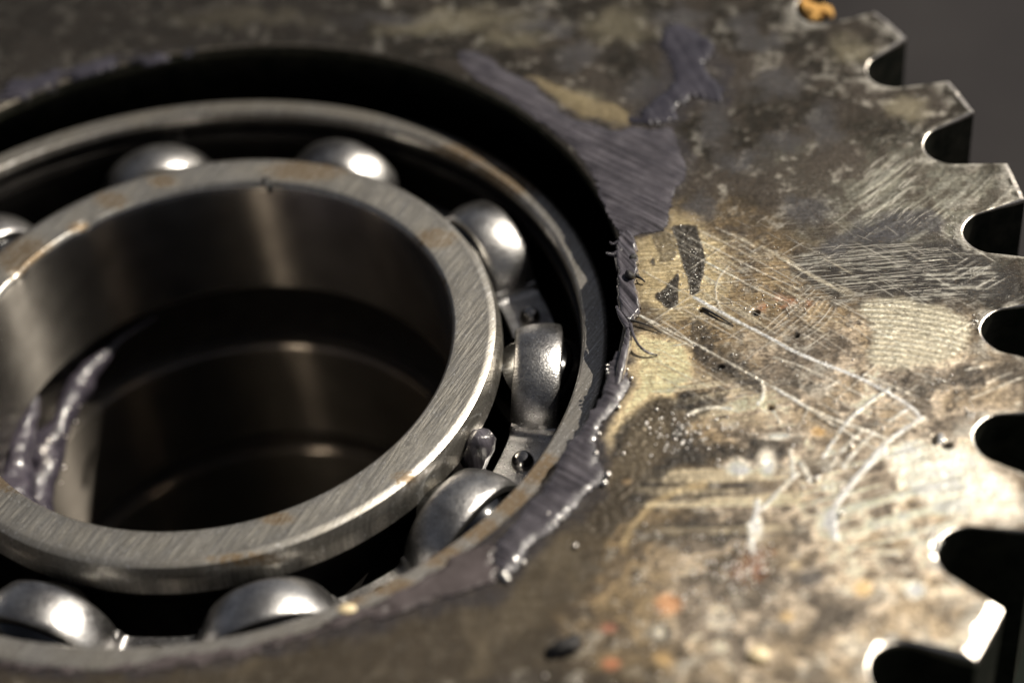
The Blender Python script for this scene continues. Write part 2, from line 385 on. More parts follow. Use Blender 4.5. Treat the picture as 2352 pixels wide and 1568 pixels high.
# dull blue-black blotches in the upper part
for q in [(1900, 290, 36, 52), (1745, 100, 48, 20), (1710, 62, 26, 30), (1640, 280, 40, 60), (1800, 330, 50, 26), (1700, 370, 60, 26), (1560, 40, 70, 22), (1500, 200, 60, 40), (2010, 540, 62, 38), (1860, 480, 46, 30), (1610, 470, 30, 40), (1250, 60, 80, 24), (900, 45, 160, 16), (1330, 130, 60, 26), (1780, 190, 70, 30)]:
    put(blob(*q, warp=30, soft=.55) * .75, BLU * .62, .5, .6)
for q in [(1085, 45, 120, 26), (1420, 60, 70, 40), (960, 70, 90, 16), (1960, 120, 50, 30), (2080, 250, 50, 30), (1330, 225, 55, 18), (560, 40, 160, 18), (1180, 95, 70, 20)]:
    put(blob(*q, warp=26, soft=.6) * .5, (.46, .41, .28), .42)
put(region([(1190, 175), (1256, 215), (1310, 262), (1376, 280), (1425, 302), (1450, 285), (1440, 250), (1380, 235), (1300, 205), (1240, 180)], 8, 12) * .7, (.40, .32, .18))
put(region([(1548, 440), (1541, 480), (1600, 500), (1640, 560), (1680, 620), (1660, 700), (1470, 730), (1462, 600), (1452, 545), (1535, 532)], 30, 22) * .75, (.70, .565, .33), .42)
put(region([(1450, 760), (1560, 770), (1600, 850), (1560, 900), (1470, 960), (1400, 1010), (1385, 1050), (1372, 1045), (1385, 985), (1425, 930), (1448, 890), (1440, 840)], 14, 16) * .9, (.84, .68, .42), .42)
put(region([(2020, 1020), (2200, 1010), (2352, 1120), (2352, 1200), (2200, 1190), (2080, 1140)], 20, 16) * .8, (.85, .76, .64), .42)
# streak fields: fine grinding marks in their own directions
def lines(poly, ang, freq, amt, c, thr=.56, soft=26, stretch=.05, curve=0, warp=20, r=.34):
    mk = region(poly, soft, warp); ca, sa = math.cos(ang), math.sin(ang)
    q0 = P([np.mean(poly, 0)])[0]; a = (x - q0[0]) * ca + (y - q0[1]) * sa; b = -(x - q0[0]) * sa + (y - q0[1]) * ca + curve * a * a
    b = b - 0.
    q = fbm(a * freq * stretch, b * freq, int(freq) + 5, 3, .6)
    put(mk * ss(thr, thr + .10, q) * amt, c, r); hgt[:] += mk * (q - .5) * .0012
    return mk
mk0 = 1
mk = region([(1850, 560), (2240, 545), (2290, 600), (2352, 640), (2352, 700), (2080, 700), (1900, 690), (1790, 620)], 30, 18); put(mk * .9, (.085, .08, .078), .5, .7)
A1 = ang_px((1900, 640), (2250, 612))
lines([(1800, 560), (2240, 570), (2290, 640), (2230, 700), (1950, 700), (1800, 640)], A1, 210, .6, (.58, .56, .49), .58, curve=.12)
lines([(2180, 600), (2352, 600), (2352, 700), (2200, 700)], ang_px((2200, 690), (2352, 610)), 170, .6, (.6, .58, .52), .58, curve=-.6)
lines([(1960, 400), (2120, 330), (2200, 520), (2100, 560), (1960, 520)], ang_px((1990, 480), (2110, 400)), 95, .7, (.62, .60, .50), .55, curve=-.7)
lines([(2150, 400), (2330, 400), (2330, 470), (2190, 520)], ang_px((2190, 500), (2300, 400)), 85, .5, (.62, .60, .52), .56, curve=-.9)
lines([(1450, 540), (1800, 560), (1800, 720), (1460, 740)], ang_px((1460, 650), (1700, 640)), 170, .30, (.86, .74, .50), .56)
lines([(1600, 540), (1950, 560), (1950, 800), (1650, 800)], ang_px((1500, 560), (1900, 800)), 140, .55, (.78, .70, .54), .60)
lines([(1500, 860), (1800, 880), (1800, 960), (1520, 960)], ang_px((1520, 940), (1760, 900)), 70, .9, (.80, .68, .48), .54, curve=-.5)
lines([(1450, 1080), (1850, 1060), (1850, 1240), (1430, 1220)], ang_px((1450, 1120), (1800, 1110)), 50, .9, (.78, .66, .46), .52, curve=-.3)
lines([(1850, 1020), (2200, 1000), (2250, 1240), (1950, 1280), (1850, 1200)], ang_px((1880, 1180), (2200, 1100)), 60, .8, (.90, .78, .60), .50, curve=.1)
# fan of chatter marks
fc_ = P([(1990, 1200)])[0]; rad_ = np.hypot(x - fc_[0], (y - fc_[1])); mk = region([(1965, 700), (2040, 685), (2150, 700), (2225, 735), (2235, 780), (2180, 830), (2060, 850), (1985, 840), (2010, 760)], 12, 8)
wv = .5 + .5 * np.sin(rad_ * 2 * PI / .0165 + 4 * (n2 - .5)); put(mk * .8, (.50, .46, .35), .45); put(mk * ss(.35, .75, wv) * (.55 + .8 * (n3 - .3)), (.74, .69, .56), .38); hgt += mk * wv * .001
# dark films and patches
c4 = lambda l: [(1176 + a / 2, 784 + b / 2) for a, b in l]; c2 = lambda l: [(1176 + a / 2, b / 2) for a, b in l]
cz = lambda l: [((2400 + a * .3406) * .5742, (900 + b * .3406) * .5742) for a, b in l]
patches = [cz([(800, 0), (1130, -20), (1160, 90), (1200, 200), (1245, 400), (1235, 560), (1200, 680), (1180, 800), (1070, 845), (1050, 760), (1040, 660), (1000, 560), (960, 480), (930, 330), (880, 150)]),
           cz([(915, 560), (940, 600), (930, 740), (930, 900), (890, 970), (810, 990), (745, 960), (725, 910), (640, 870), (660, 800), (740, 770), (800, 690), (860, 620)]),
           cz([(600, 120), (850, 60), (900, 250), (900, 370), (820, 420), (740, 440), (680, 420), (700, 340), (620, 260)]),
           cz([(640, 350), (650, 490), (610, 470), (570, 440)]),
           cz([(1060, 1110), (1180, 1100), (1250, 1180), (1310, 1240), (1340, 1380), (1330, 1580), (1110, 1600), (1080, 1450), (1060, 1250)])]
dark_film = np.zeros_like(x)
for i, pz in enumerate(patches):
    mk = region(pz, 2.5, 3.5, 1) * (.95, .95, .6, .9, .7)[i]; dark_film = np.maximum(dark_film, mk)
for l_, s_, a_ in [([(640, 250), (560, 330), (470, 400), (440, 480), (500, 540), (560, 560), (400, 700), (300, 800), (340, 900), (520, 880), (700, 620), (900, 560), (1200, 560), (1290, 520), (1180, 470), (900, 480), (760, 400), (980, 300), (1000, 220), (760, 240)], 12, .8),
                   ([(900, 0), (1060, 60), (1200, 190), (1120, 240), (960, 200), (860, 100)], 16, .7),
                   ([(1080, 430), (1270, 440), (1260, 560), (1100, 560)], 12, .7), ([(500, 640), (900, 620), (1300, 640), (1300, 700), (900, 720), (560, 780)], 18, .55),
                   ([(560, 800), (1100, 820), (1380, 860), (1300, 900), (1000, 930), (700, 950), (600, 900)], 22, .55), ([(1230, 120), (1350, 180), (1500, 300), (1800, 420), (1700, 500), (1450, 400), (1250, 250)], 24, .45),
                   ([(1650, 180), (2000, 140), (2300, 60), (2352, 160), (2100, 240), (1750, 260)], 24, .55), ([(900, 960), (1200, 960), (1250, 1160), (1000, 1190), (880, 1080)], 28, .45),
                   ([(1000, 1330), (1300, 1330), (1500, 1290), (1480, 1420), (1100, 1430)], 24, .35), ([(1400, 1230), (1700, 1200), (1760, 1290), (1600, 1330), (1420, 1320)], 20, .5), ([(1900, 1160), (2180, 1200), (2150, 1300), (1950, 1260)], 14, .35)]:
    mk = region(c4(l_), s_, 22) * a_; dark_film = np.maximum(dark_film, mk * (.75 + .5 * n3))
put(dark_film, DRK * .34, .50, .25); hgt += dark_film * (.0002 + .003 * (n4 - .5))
put(region(c2([(1750, 960), (1870, 950), (1990, 1010), (1960, 1080), (1720, 1100), (1560, 1120), (1500, 1180), (1400, 1180), (1380, 1120), (1450, 1080), (1600, 1060)]), 14, 20) * .8, BLU * .7, .45, .7)
# large darker olive-brown area over the lower left of the face
patch = region([(1396, 1089), (1480, 930), (1530, 905), (1560, 950), (1500, 1060), (1420, 1180), (1395, 1260), (1360, 1360), (1240, 1420), (1300, 1568), (0, 1600), (0, 1480), (900, 1440), (1250, 1260)], 14, 10)
put(patch * .85, np.array([.125, .098, .066]), .48, .6)
put(patch * ss(.5, .7, fbm(x * 9 + 3, y * 5, 91, 4)) * .45, (.27, .22, .15), .4)
put(stroke([(1436, 1250), (1450, 1210), (1490, 1160), (1560, 1120), (1620, 1110)], 9, 10, 12) * .35, (.80, .62, .34))
for pl in ([(1040, 118), (1110, 118), (1176, 172), (1256, 222), (1301, 270), (1421, 300), (1490, 296), (1560, 290), (1600, 370), (1560, 440), (1545, 500), (1500, 545), (1458, 550), (1395, 500), (1300, 325), (1140, 212)],
           [(1505, 100), (1530, 55), (1590, 60), (1650, 100), (1680, 170), (1690, 250), (1640, 250), (1578, 235), (1560, 300), (1430, 290), (1500, 220), (1530, 140)],
           [(1442, 790), (1456, 890), (1380, 1000), (1410, 1100), (1330, 1190), (1230, 1280), (1170, 1370), (1060, 1400), (900, 1440), (700, 1500), (300, 1560), (0, 1550), (0, 1500), (700, 1440), (1100, 1250), (1300, 1000), (1420, 800)],
           [(0, 180), (260, 122), (520, 100), (760, 96), (900, 118), (760, 112), (420, 128), (120, 200), (0, 250)]):
    put(region(pl, 16, 26) * (.35 + .9 * n3), VIO, .45, .3)
put(region([(-400, -200), (700, -200), (900, 60), (760, 112), (420, 120), (100, 190), (-400, 330)], 60, 30) * .62, (.055, .048, .040), .42, .6)  # far upper left of the face also painted darker brown
# rust
for q in [(1800, 692, 34, 11), (1765, 700, 26, 10), (1745, 1290, 40, 24), (1720, 1320, 36, 22), (1850, 700, 20, 8)]: put(blob(*q, warp=16, soft=.7) * ss(.35, .55, n3) * .8, (.36, .15, .06), .6, .3)
for cx, cy, r_, c in [(1535, 1385, 30, (.50, .20, .06)), (1400, 1438, 17, (.40, .12, .07)), (1405, 1524, 20, (.48, .15, .06)), (1984, 1350, 24, (.55, .36, .13)), (1808, 1415, 17, (.50, .34, .14)), (1520, 1510, 22, (.46, .30, .12)), (1865, 1326, 28, (.075, .075, .085)), (1514, 1450, 34, (.14, .135, .12)), (1830, 1300, 14, (.5, .4, .25)), (1880, 990, 16, (.50, .30, .10)), (1440, 1105, 10, (.3, .2, .1))]:
    put(blob(cx, cy, r_, r_ * .72, warp=7, soft=.5) * .72, c, .6, .15)
put(blob(1514, 1450, 12, 12, 2), (.6, .55, .45), .4)
# dimpled pale marks
for q in [(2105, 1360, 24, 18), (1740, 1210, 14, 26), (1910, 1200, 14, 30), (1790, 1000, 34, 10), (1700, 1075, 30, 22), (1760, 1060, 20, 30)]: put(blob(*q, warp=8, soft=.5) * .8, (.92, .84, .72), .35)
# scratches
SC = []
S = lambda pts, wd, a=.9: SC.append((pts, wd, a))
czp = cz
S(czp([(1100, 845), (1300, 960), (1700, 1170), (2000, 1330), (2349, 1530)]) + [(1960, 860), (2050, 905), (2100, 940), (2112, 958)], 5.0, .95)
S(czp([(1150, 900), (1420, 1050), (1800, 1230), (2200, 1420)]), 3.0, .6)
S(czp([(450, 1050), (640, 1150), (900, 1300), (1100, 1420)]) [:2] + [(1592, 787), (1660, 824), (1739, 868), (1850, 935), (1960, 1000), (2040, 1050)], 3.0, .85)
S(czp([(480, 1070), (700, 1220), (1080, 1430)]), 2.6, .7); S(czp([(720, 1120), (900, 1230), (1090, 1400)]), 3.0, .7)
S(czp([(1190, 200), (1500, 350), (1900, 560), (2349, 760)]), 2.4, .7); S(czp([(1160, 60), (1600, 280), (2100, 560), (2349, 700)]), 2.0, .5)
S(czp([(1240, 430), (1480, 560), (1800, 730), (2130, 880)]), 2.8, .9); S(czp([(500, 530), (780, 690), (1060, 830)]), 1.8, .6)
S(czp([(2100, 390), (2349, 520)]), 2.2, .6); S(czp([(1360, 30), (1800, 240)]), 1.8, .5)
S(czp([(1510, 490), (1440, 560), (1370, 660), (1350, 780), (1380, 900), (1420, 1000)]), 2.6, .8)
S(czp([(1780, 320), (1900, 250)]), 2.4, .7); S(czp([(870, 1420), (1010, 1390)]), 2.4, .6); S(czp([(900, 980), (1100, 930)]), 2.0, .5)
for i in range(8):
    a = 1752 + i * 13; S([(a, 760 + i * 3), (a + 58, 706 + i * 5), (a + 112 - 5 * i, 658 + i * 7)], 1.8, .4 + .04 * (i % 3))
c3 = lambda l, y0=1200: [(1777.8 + a * .2443, y0 * .5742 + b * .2443) for a, b in l]
S(c3([(1080, 830), (860, 980), (700, 1130), (580, 1280), (470, 1470)]), 6, .85); S(c3([(1390, 1110), (1150, 1260), (990, 1400), (850, 1568)]), 8, .95)
S(c3([(1040, 0), (850, 170), (700, 350), (560, 540)], 1800), 11, 1.0); S(c3([(530, 600), (560, 700), (580, 820)], 1800), 12, .8)
S(c3([(1250, 1030), (1080, 1140)]), 6, .8); S(c3([(930, 1260), (760, 1420), (650, 1568)]), 6, .7); S(c3([(820, 1240), (640, 1400), (540, 1560)]), 5, .55)
S(c3([(620, 760), (480, 830)]), 4, .6); S(c3([(560, 950), (760, 790), (940, 620)]), 3.4, .45); S(c3([(230, 1200), (320, 1020)]), 3, .5)
S(c3([(860, 700), (1100, 800), (1230, 860), (1280, 890)]), 4, .6); S(c3([(0, 820), (400, 1060), (930, 1250), (1110, 1330)]), 5, .6)
S(c3([(0, 540), (300, 640), (560, 760), (840, 900)]), 4, .55); S(c3([(1690, 300), (1900, 190)]), 2.4, .6); S(c3([(1800, 660), (2000, 610)]), 4, .7)
S(c3([(1850, 920), (2080, 830), (2320, 730)]), 4, .6); S(c3([(2000, 780), (2230, 680)]), 4, .5)
S(c3([(220, 220), (60, 370), (-120, 560)], 1800), 8, .75); S([(1741, 1150), (1735, 1185), (1730, 1200)], 10, .8); S([(1722, 1205), (1728, 1262)], 11, .8)
S(c4([(1150, 190), (1160, 240), (1130, 290)]), 7, .5); S(c4([(1200, 320), (1230, 370)]), 5, .5); S(c4([(800, 340), (900, 300), (1000, 310)]), 6, .5); S(c4([(1280, 500), (1290, 620)]), 9, .5); S(c4([(1330, 560), (1370, 640)]), 11, .6)
for k in range(130):
    a = (random.uniform(1480, 2200), random.uniform(500, 960)); L = random.uniform(30, 160); an = random.choice([.50, .46, -.62, -.08, .55, .48]) + random.uniform(-.06, .06)
    S([a, (a[0] + L * .5 * math.cos(an), a[1] + L * .5 * math.sin(an)), (a[0] + L * math.cos(an), a[1] + L * math.sin(an) + 3)], random.uniform(.8, 1.5), random.uniform(.2, .5))
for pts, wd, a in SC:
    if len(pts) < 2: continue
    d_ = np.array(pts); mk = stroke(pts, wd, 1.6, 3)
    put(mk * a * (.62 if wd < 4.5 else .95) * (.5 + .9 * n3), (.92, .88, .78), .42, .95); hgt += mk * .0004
    sh = stroke([(p[0] - 2.5, p[1] + wd * .5 + 1.5) for p in pts], 1.5, 1.5); put(sh * .25 * a, DRK)  # shade line painted along the lower left side of each scratch
# pits
for q in [(2147, 1010, 7, 10), (2175, 1023, 13, 6), (1610, 712, 6, 4), (1735, 716, 9, 6), (1655, 840, 7, 5), (1770, 935, 8, 6), (1830, 770, 6, 5)]:
    mk = blob(*q, warp=3, soft=.4); put(mk, (.01, .01, .01), .6, 0); hgt -= mk * .012
mk = blob(2160, 1008, 9, 12, 2); put(mk, (.95, .85, .75), .3); hgt += mk * .004
edge = ss(.06, .0, ((ro - ch * .8)[None] - RA[T0:T1]).ravel()); put(edge * ss(.35, .6, n3) * .6, (.66, .63, .56), .36)
hgt += .0016 * (n2 - .5) + .0012 * (n3 - .5) + .0007 * (n4 - .5) * (1 + 2 * dark_film)
lum = col.mean(1, keepdims=True); col = np.clip(col * (np.clip(lum, .02, 1) / .36) ** .60, 0, 1)
rim = ss(0, 8, np.arange(T1 - T0))[:, None] * ss(0, 4, (T1 - T0 - 1 - np.arange(T1 - T0)))[:, None]
ZA[T0:T1] += (hgt.reshape(T1 - T0, NC)) * rim
n_rim = fbm(th * 40, th * 0 + 1, 8) - .5; 
VV = np.stack([XA, YA, ZA], -1).reshape(-1, 3)
fcs = gridfaces(NRW, NC, True, True)
rowid = np.repeat(np.arange(NRW), NC)
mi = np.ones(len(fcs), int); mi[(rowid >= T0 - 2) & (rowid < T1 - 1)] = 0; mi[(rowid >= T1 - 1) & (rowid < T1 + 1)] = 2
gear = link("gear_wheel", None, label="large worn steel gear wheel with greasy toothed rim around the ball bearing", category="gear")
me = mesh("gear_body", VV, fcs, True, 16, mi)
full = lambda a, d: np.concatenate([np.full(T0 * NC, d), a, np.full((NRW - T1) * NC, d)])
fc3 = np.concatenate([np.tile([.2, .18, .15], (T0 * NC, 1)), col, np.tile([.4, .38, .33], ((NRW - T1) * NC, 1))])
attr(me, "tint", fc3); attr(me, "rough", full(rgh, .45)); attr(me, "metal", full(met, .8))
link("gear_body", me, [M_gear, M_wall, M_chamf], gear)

def ribbons(name, lines_, mat, parent, zf):
    """fine scratches: each a shallow roof-shaped burr along its line; lines_: (points xy, width)"""
    V = []; Fc = []
    for pts, w_ in lines_:
        p = np.array(pts, float); t = np.gradient(p, axis=0); t /= np.linalg.norm(t, axis=1)[:, None] + 1e-9; nn_ = np.stack([-t[:, 1], t[:, 0]], -1)
        L = len(p); ww = w_ * np.sin(np.linspace(.15, PI - .15, L)) ** .5; b = len(V)
        for i in range(L):
            z = zf(p[i, 0], p[i, 1])
            V += [(*(p[i] - nn_[i] * ww[i]), z), (*p[i], z + ww[i] * .13), (*(p[i] + nn_[i] * ww[i]), z)]
        for i in range(L - 1):
            a = b + i * 3; Fc += [(a, a + 3, a + 4, a + 1), (a + 1, a + 4, a + 5, a + 2)]
    return link(name, mesh(name, V, Fc, False), mat, parent, kind="stuff")
k_ = N("fresh_scratch_steel"); k_.set(Metallic=1, Roughness=.48); k_.b.inputs["Base Color"].default_value = (.62, .59, .53, 1); M_scr = k_.m
LN = []
for pts, wd, a in SC:
    if wd > 4.5: continue
    q = P(chaikin(pts, 2, False))[:, :2]; Lq = np.linalg.norm(np.diff(q, axis=0), axis=1).sum(); nseg = max(1, int(Lq / .09)); q = resample(np.c_[q, q[:, :1] * 0], nseg * 12)[:, :2]
    for i in range(nseg):
        if random.random() < .35 + .5 * a:
            o0 = random.randint(0, 4); sg = q[i * 12 + o0:i * 12 + 12 + 1]
            if len(sg) > 3: LN.append((sg, .0003 + .00022 * wd * random.uniform(.5, 1)))
def seg_at(px, py, an, Lpx, wd, bend=0):
    tt = np.linspace(0, 1, 10); xx = px + Lpx * tt * math.cos(an); yy = py + Lpx * tt * math.sin(an) + bend * (tt * 2 - 1) ** 2
    LN.append((P(np.stack([xx, yy], -1))[:, :2], wd * .6))
for k in range(150): seg_at(random.uniform(1820, 2240), random.uniform(560, 700), -.09 + random.gauss(0, .02), random.uniform(20, 110), random.uniform(.0004, .0010), random.uniform(-2, 3))
for k in range(60): seg_at(random.uniform(2190, 2330), random.uniform(600, 700), -.30 + random.gauss(0, .05), random.uniform(20, 60), random.uniform(.0004, .0010), -3)
for k in range(60): seg_at(random.uniform(1980, 2110), random.uniform(380, 520), -.62 + random.gauss(0, .06), random.uniform(20, 60), random.uniform(.0005, .0011), 4)
for k in range(160): seg_at(random.uniform(1480, 2050), random.uniform(500, 880), random.choice([.5, .46, -.1, -.6]) + random.gauss(0, .04), random.uniform(15, 70), random.uniform(.0003, .0008))
for k in range(34):
    r_ = .16 + .0165 * (k % 17) + random.gauss(0, .001) + .06; a0_ = math.atan2(*(P([(2100, 770)])[0] - fc_)[[1, 0]]); d0 = random.uniform(-.28, .05); tt = np.linspace(a0_ + d0, a0_ + d0 + random.uniform(.1, .3), 12)
    LN.append((np.stack([fc_[0] + r_ * np.cos(tt), fc_[1] + r_ * np.sin(tt)], -1), .0007))
def inside_gear(p_):
    r_ = np.hypot(p_[:, 0] - GX, p_[:, 1] - GY); return (r_ < RR - .015).all() and (np.hypot(p_[:, 0], p_[:, 1]) > 1.02).all()
LN = [l_ for l_ in LN if inside_gear(np.asarray(l_[0]))]
ribbons("scratches", LN, M_scr, gear, lambda a, b: .0004)

# ------------------------------------------------------------------ bearing
EX, EY, OX, OY = -.023855, -.04557, .038029, .062781; IX, IY, EX2, EY2 = .008319, .015656, .017648, -.037036
ZO, ZI, ROO, ROI, RIO, RII, HB = -.059847, -.079035, .9780, .91385, .685628, .568926, .371966
bear = link("ball_bearing", None, label="open steel ball bearing with riveted cage seated in the hole of the gear", category="bearing")
def tilt(o, c, ax, ay):
    o.location = c; o.rotation_mode = 'QUATERNION'; o.rotation_quaternion = Vector((0, 0, 1)).rotation_difference(Vector((ax, ay, 1)).normalized())
def arc(cx, cz, r, a0, a1, n): return [(cx + r * math.cos(R_(a)), cz + r * math.sin(R_(a))) for a in np.linspace(a0, a1, n)]
RP, RBALL = .790, .142; ZB = -HB / 2
c_ = .032
def ringface(r0, r1, n=14): return [(r, 0) for r in np.linspace(r0, r1, n)]
# inner ring: profile clockwise seen (r right, z up): top face outwards, outer side down, bottom inwards, bore up
ib = .012
t0 = math.degrees(math.asin((RP - RIO) / .15)); half = math.degrees(math.acos((RP - (RIO)) / .15))
inner_prof = ringface(RII + ib, RIO - c_ * .75, 16) + [(RIO - c_ * .35, -.006), (RIO - .006, -.018), (RIO - .0015, -.030), (RIO, -.044), (RIO, ZB + .15 * math.sin(R_(half)) + .008)] + arc(RP, ZB, .15, 180 - half, 180 + half, 14) + [(RIO, ZB - .15 * math.sin(R_(half)) - .008), (RIO, -HB + .02), (RIO - .02, -HB)] + [(RII + .02, -HB), (RII, -HB + .02), (RII, -HB * .66), (RII, -HB * .33), (RII, -.030), (RII + .003, -.012), (RII + .007, -.004)]
def nick(V, a):
    d = lambda c, w: np.exp(-(((a - R_(c) + PI) % (2 * PI) - PI) / R_(w)) ** 2)
    k = .35 * d(124, 2.5) + .35 * d(146, 2.2)
    rr_ = np.hypot(V[..., 0], V[..., 1])[:, :]
    near = ss(RII + .04, RII + .005, rr_) * (V[..., 2] > -.06)
    V[..., 2] -= near * k * .022
    V[..., 2] += (V[..., 2] > -.001) * .0012 * (fbm(V[..., 0] * 20, V[..., 1] * 20, 3) - .5)
    return V
me = lathe("inner_ring", inner_prof, 512, True, nick); co = np.empty(len(me.vertices) * 3, np.float32); me.vertices.foreach_get("co", co); co = co.reshape(-1, 3)
inner = link("inner_ring", me, [M_ring, M_bore, M_dark], bear); tilt(inner, (EX2, EY2, ZI), IX, IY)
inner["label"] = "inner ring with broad scratched grey face"
def stain_attr(me, co, spots, ox, oy, oz):
    u_, v_ = UVof(co + np.array([ox, oy, oz])); s = np.zeros(len(co))
    for cx, cy, rx, ry in spots: s = np.maximum(s, 1 - ss(.1, 1.5, np.hypot((u_ - cx) / rx, (v_ - cy) / ry)))
    attr(me, "stain", s)
stain_attr(me, co, [(1000, 542, 48, 24), (372, 410, 34, 16), (700, 385, 100, 24), (255, 455, 40, 20), (60, 590, 70, 50), (640, 1195, 40, 16), (560, 1290, 90, 14), (930, 1100, 30, 18), (20, 1100, 60, 40), (1010, 650, 16, 20), (180, 520, 30, 14)], EX2, EY2, ZI)
mi = np.zeros(len(me.polygons), int); ctr = np.empty(len(me.polygons) * 3, np.float32); me.polygons.foreach_get("center", ctr); ctr = ctr.reshape(-1, 3)
mi[(np.hypot(ctr[:, 0], ctr[:, 1]) < RII + .004) & (ctr[:, 2] < -.01)] = 1; mi[(np.hypot(ctr[:, 0], ctr[:, 1]) > RII + .03) & (ctr[:, 2] < -.075)] = 2; me.polygons.foreach_set("material_index", mi.astype(np.int32))
LN = []
for k in range(1100):
    a = random.uniform(0, 2 * PI); r_ = random.uniform(RII + .016, RIO - .026); c0 = np.array([r_ * math.cos(a), r_ * math.sin(a)]); an = SCR + random.gauss(0, .035); L = random.choice([.012, .02, .03, .05, .08])
    tt = np.linspace(-L, L, 7); p_ = c0 + tt[:, None] * np.array([math.cos(an), math.sin(an)]); rr_ = np.hypot(p_[:, 0], p_[:, 1]); p_ = p_[(rr_ > RII + .014) & (rr_ < RIO - .026)]
    if len(p_) > 2: LN.append((p_, random.uniform(.0002, .00055)))
ribbons("scratches", LN, M_scr, inner, lambda a, b: .0003)
# outer ring
outer_prof = [(ROI, -.022), (ROI + .003, -.006)] + ringface(ROI + .009, ROO - .012, 12) + [(ROO - .004, -.004), (ROO, -.014), (ROO, -HB + .02), (ROO - .02, -HB), (ROI + .02, -HB), (ROI, -HB + .03), (ROI, ZB - .09)] + arc(RP, ZB, .152, -32, 32, 12) + [(ROI + .004, ZB + .09), (ROI - .004, -.085), (ROI - .004, -.062), (ROI + .014, -.058), (ROI + .014, -.046), (ROI + .004, -.042)]
me = lathe("outer_ring", outer_prof, 512); me.flip_normals() if False else None
co = np.empty(len(me.vertices) * 3, np.float32); me.vertices.foreach_get("co", co); co = co.reshape(-1, 3)
stain_attr(me, co, [(1150, 370, 120, 40), (1060, 310, 90, 30), (1240, 1080, 60, 40), (1180, 1160, 50, 40), (1100, 1230, 60, 30), (1000, 1290, 70, 30), (880, 1370, 90, 24), (790, 1405, 60, 18)], EX, EY, ZO)
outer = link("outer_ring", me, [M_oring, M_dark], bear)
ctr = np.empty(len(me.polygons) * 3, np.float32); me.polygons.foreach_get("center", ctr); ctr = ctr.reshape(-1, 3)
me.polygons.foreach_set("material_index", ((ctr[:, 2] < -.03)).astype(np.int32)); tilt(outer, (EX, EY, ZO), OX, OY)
outer["label"] = "outer ring with narrow dull rusty face"
# cage
CX, CY = .000, -.040; CT = ((IX + OX) / 2, (IY + OY) / 2); CZ = (ZO + ZI) / 2
cage = link("cage", None, parent=None)
scene.collection.objects.unlink(cage); bpy.data.objects.remove(cage)
PH = R_(-7.0); NB = 10; RC0, RC1 = .735, .845; RS = .160; ZT = ZB + .012; TK = .013
path = []                                               # (s, z, onarc) over one pitch, centred on the ball
pitch = 2 * PI / NB * RP
a0 = math.asin((ZT - ZB + .022) / RS)
for s in np.linspace(-pitch / 2, -RS * math.cos(a0) - .022, 8): path.append(('t', s, 0))
for q in np.linspace(0, 1, 5)[1:]:
    an = q * PI / 2 * .92; path.append(('f', -RS * math.cos(a0) - .022 + .022 * math.sin(an), .022 * (1 - math.cos(an))))
for an in np.linspace(PI - a0, a0, 40): path.append(('a', an, 0))
for q in np.linspace(1, 0, 5)[:-1]:
    an = q * PI / 2 * .92; path.append(('f', RS * math.cos(a0) + .022 - .022 * math.sin(an), .022 * (1 - math.cos(an))))
for s in np.linspace(RS * math.cos(a0) + .022, pitch / 2, 8)[:-1]: path.append(('t', s, 0))
rad = np.r_[RC0, np.linspace(RC0 + .003, RC1 - .003, 9), RC1]
def cage_pt(typ, a, b, r, lay, k):
    dlt = r - RP; off = lay * TK
    if typ == 'a':
        q = math.sqrt((RS - off) ** 2 - dlt ** 2); s = q * math.cos(a); z = ZB + q * math.sin(a)
    else: s = a; z = ZT + b - off
    if lay == 0 and (r == rad[0] or r == rad[-1]): z -= .003
    th_ = PH + k * 2 * PI / NB + s / RP
    return (r * math.cos(th_), r * math.sin(th_), z)
V = []; npth = len(path) * NB; nr = len(rad)
loop = [(r, 0) for r in rad] + [(r, 1) for r in rad[::-1]]
for k in range(NB):
    for (typ, a, b) in path:
        for r, lay in loop: V.append(cage_pt(typ, a, b, r, lay, k))
me = mesh("cage", V, gridfaces(npth, len(loop), True, True)[:, ::-1], True, 40)
cage = link("cage", me, M_cage, bear); tilt(cage, (CX, CY, CZ), *CT); cage["label"] = "stamped cage with domed ball pockets and flat riveted tabs"
# rivets (sub-parts of the cage) and balls
prof = [(.0001, .026), (.010, .0255), (.014, .0245), (.0195, .020), (.0245, .012), (.0268, .003), (.0268, -.004), (.0001, -.004)]
rme = lathe("rivet", prof, 32, False, None, 25); rme.materials.append(M_rivet)
bme = bpy.data.meshes.new("ball"); bm = bmesh.new(); bmesh.ops.create_uvsphere(bm, u_segments=48, v_segments=24, radius=RBALL); bm.to_mesh(bme); bm.free()
bme.polygons.foreach_set("use_smooth", np.ones(len(bme.polygons), bool)); bme.materials.append(M_ball)
Tc = cage.matrix_basis.copy()
for k in range(NB):
    a = PH + (k + .5) * 2 * PI / NB
    r = bpy.data.objects.new("rivet", rme); scene.collection.objects.link(r); r.parent = cage; r.location = (.792 * math.cos(a), .792 * math.sin(a), ZT + .001); r.rotation_euler = (R_(6), R_(random.uniform(-10, 10)), a)
    a = PH + k * 2 * PI / NB
    b = bpy.data.objects.new("ball", bme); scene.collection.objects.link(b); b.parent = bear; b.location = Tc @ Vector((RP * math.cos(a), RP * math.sin(a), ZB)); b.rotation_euler = (k, 2 * k, 0)
# added black backing under the balls, keeps the gap between the rings dark
sh = lathe("gap_backing", [(RIO - .03, -HB + .05), (RIO + .05, -HB + .055), (ROI - .06, -HB + .055), (ROI + .03, -HB + .05), (ROI + .03, -HB + .04), (RIO - .03, -HB + .04)], 128)
o = link("gap_backing", sh, M_black, bear); tilt(o, (CX, CY, CZ), *CT)

